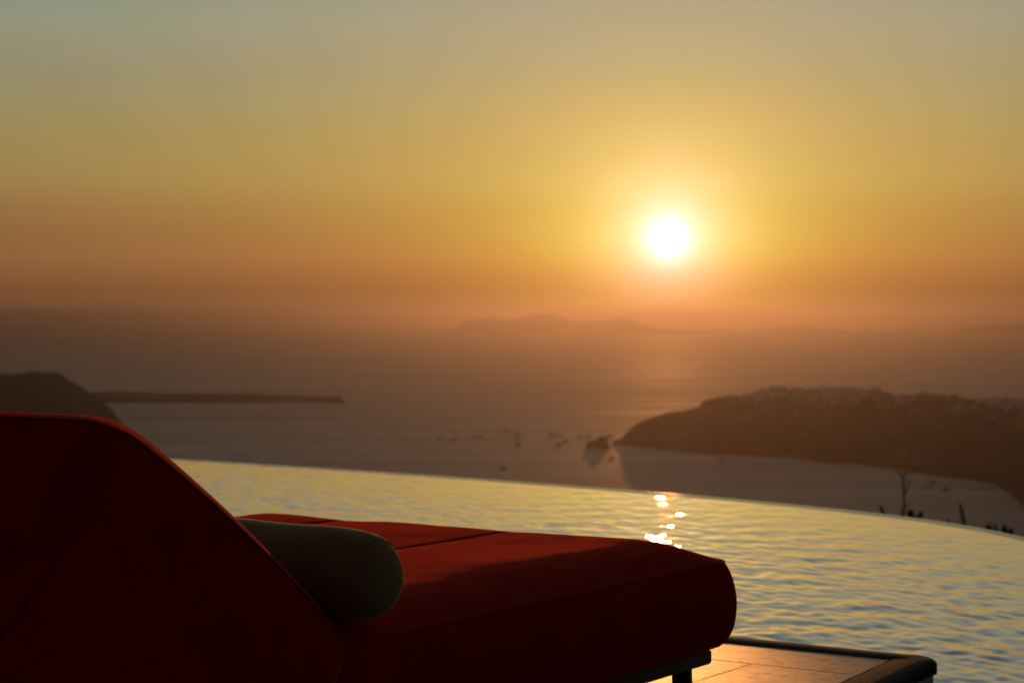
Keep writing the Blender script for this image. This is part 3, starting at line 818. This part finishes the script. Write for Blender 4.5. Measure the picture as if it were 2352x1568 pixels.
def pear(pads, label, zx):
    c = PP(zx, 1100); base = Vector((c.x, c.y, ground(c.y, c.x))); o = empty('prickly_pear', base); tag(o, label, 'cactus', 'prickly pears beyond the pool edge')
    for (x, y, tilt, ln, wd) in pads:
        p = PP(x, y); pad(p, tilt, ln, wd, rr.uniform(-.5, .5), o, base)
        # pads below carry it down to the ground
        q = p.copy(); k = 0
        for _ in range(3):
            sp_ = Vector((p.x+rr.uniform(-0.28, 0.28), p.y+rr.uniform(-0.3, 0.3), base.z+rr.uniform(0.12, 0.30)))
            pad(sp_, rr.uniform(-.9, .9), 0.26, 0.16, rr.uniform(-1, 1), o, base)
        while q.z > base.z+0.15:
            nq = q + Vector((rr.uniform(-0.04, 0.04), rr.uniform(-0.05, 0.05), -0.235)); pad(nq, rr.uniform(-.25, .25), 0.30, 0.17, rr.uniform(-.6, .6), o, base); q = nq
    return o
pear([(758, 962, 0.12, 0.20, 0.135), (880, 980, 0.42, 0.20, 0.115), (815, 1035, 0, 0.2, 0.14)], 'prickly pear with two upright pads showing above the pool edge, beside the dry stalk', 800)
pear([(1740, 1135, -0.2, 0.15, 0.125), (1826, 1140, -0.15, 0.17, 0.07), (1775, 1190, 0.1, 0.16, 0.14)], 'left prickly pear of the two clumps at the far right end of the pool edge', 1780)
pear([(1935, 1158, 0.15, 0.18, 0.13), (2015, 1190, 0.3, 0.17, 0.12), (2018, 1150, 0.2, 0.10, 0.03), (1965, 1225, 0, 0.18, 0.15)], 'right prickly pear of the two clumps at the far right end of the pool edge', 1970)
def blade(pts, rads, label, name='cactus_stem', parent=None):
    P_ = [PP(*q) for q in pts]; foot = P_[0].copy(); foot.z = ground(foot.y, foot.x); foot.x += 0.05
    base = foot; o = empty(name, base); tag(o, label, 'succulent', 'spiky stems beyond the pool edge')
    path_ = [foot] + P_
    V, Fc = tube_pts([p-base for p in path_], [rads[0]] + list(rads), 9)
    mesh_obj('stem', V, Fc, M['cactus'], o); return o
blade([(445, 985), (420, 940), (390, 885), (368, 845)], [0.030, 0.031, 0.030, 0.014], 'short dark spiky stem leaning left, leftmost plant above the pool edge')
blade([(1265, 1095), (1245, 1060), (1222, 1018)], [0.030, 0.026, 0.010], 'small dark spiky stem just left of the tall curved one')
blade([(1432, 1110), (1418, 1010), (1398, 905), (1378, 818)], [0.034, 0.036, 0.033, 0.015], 'tall dark curved stem standing above the right part of the pool edge')
blade([(1395, 1105), (1375, 1088), (1352, 1092)], [0.016, 0.014, 0.006], 'low dark twig at the foot of the tall curved stem')
blade([(2165, 1290), (2160, 1272), (2150, 1262)], [0.03, 0.03, 0.012], 'dark plant tip cut by the right end of the pool edge')
# dry branching stalk
b0 = PP(672, 1010); base = b0.copy(); base.z = ground(b0.y, b0.x)
st = empty('dry_stalk', base); tag(st, 'thin leafless dry stalk with forked top rising above the pool edge', 'dry plant')
def br(name, pts, rads, parent):
    V, Fc = tube_pts([PP(*q)-base for q in pts], rads, 7); return mesh_obj(name, V, Fc, M['dry'], parent)
V, Fc = tube_pts([Vector((0, 0, 0)), PP(672, 1010)-base, PP(683, 860)-base, PP(674, 760)-base, PP(679, 690)-base, PP(672, 600)-base, PP(668, 520)-base], [0.026, 0.024, 0.021, 0.020, 0.020, 0.018, 0.017], 8)
main = mesh_obj('stem', V, Fc, M['dry'], st)
br('branch', [(668, 525), (640, 480), (612, 440), (592, 410)], [0.015, 0.013, 0.011, 0.008], st)
br('branch', [(668, 525), (680, 480), (676, 445), (664, 420)], [0.016, 0.014, 0.012, 0.008], st)
br('branch', [(680, 482), (710, 455), (745, 425), (766, 402)], [0.014, 0.011, 0.009, 0.006], st)
br('branch', [(679, 712), (705, 680), (725, 630), (732, 570), (735, 515)], [0.016, 0.014, 0.012, 0.011, 0.007], st)
br('branch', [(683, 872), (712, 858), (742, 830)], [0.014, 0.012, 0.007], st)
br('branch', [(672, 1005), (640, 950), (634, 900), (648, 860)], [0.014, 0.011, 0.009, 0.005], st)
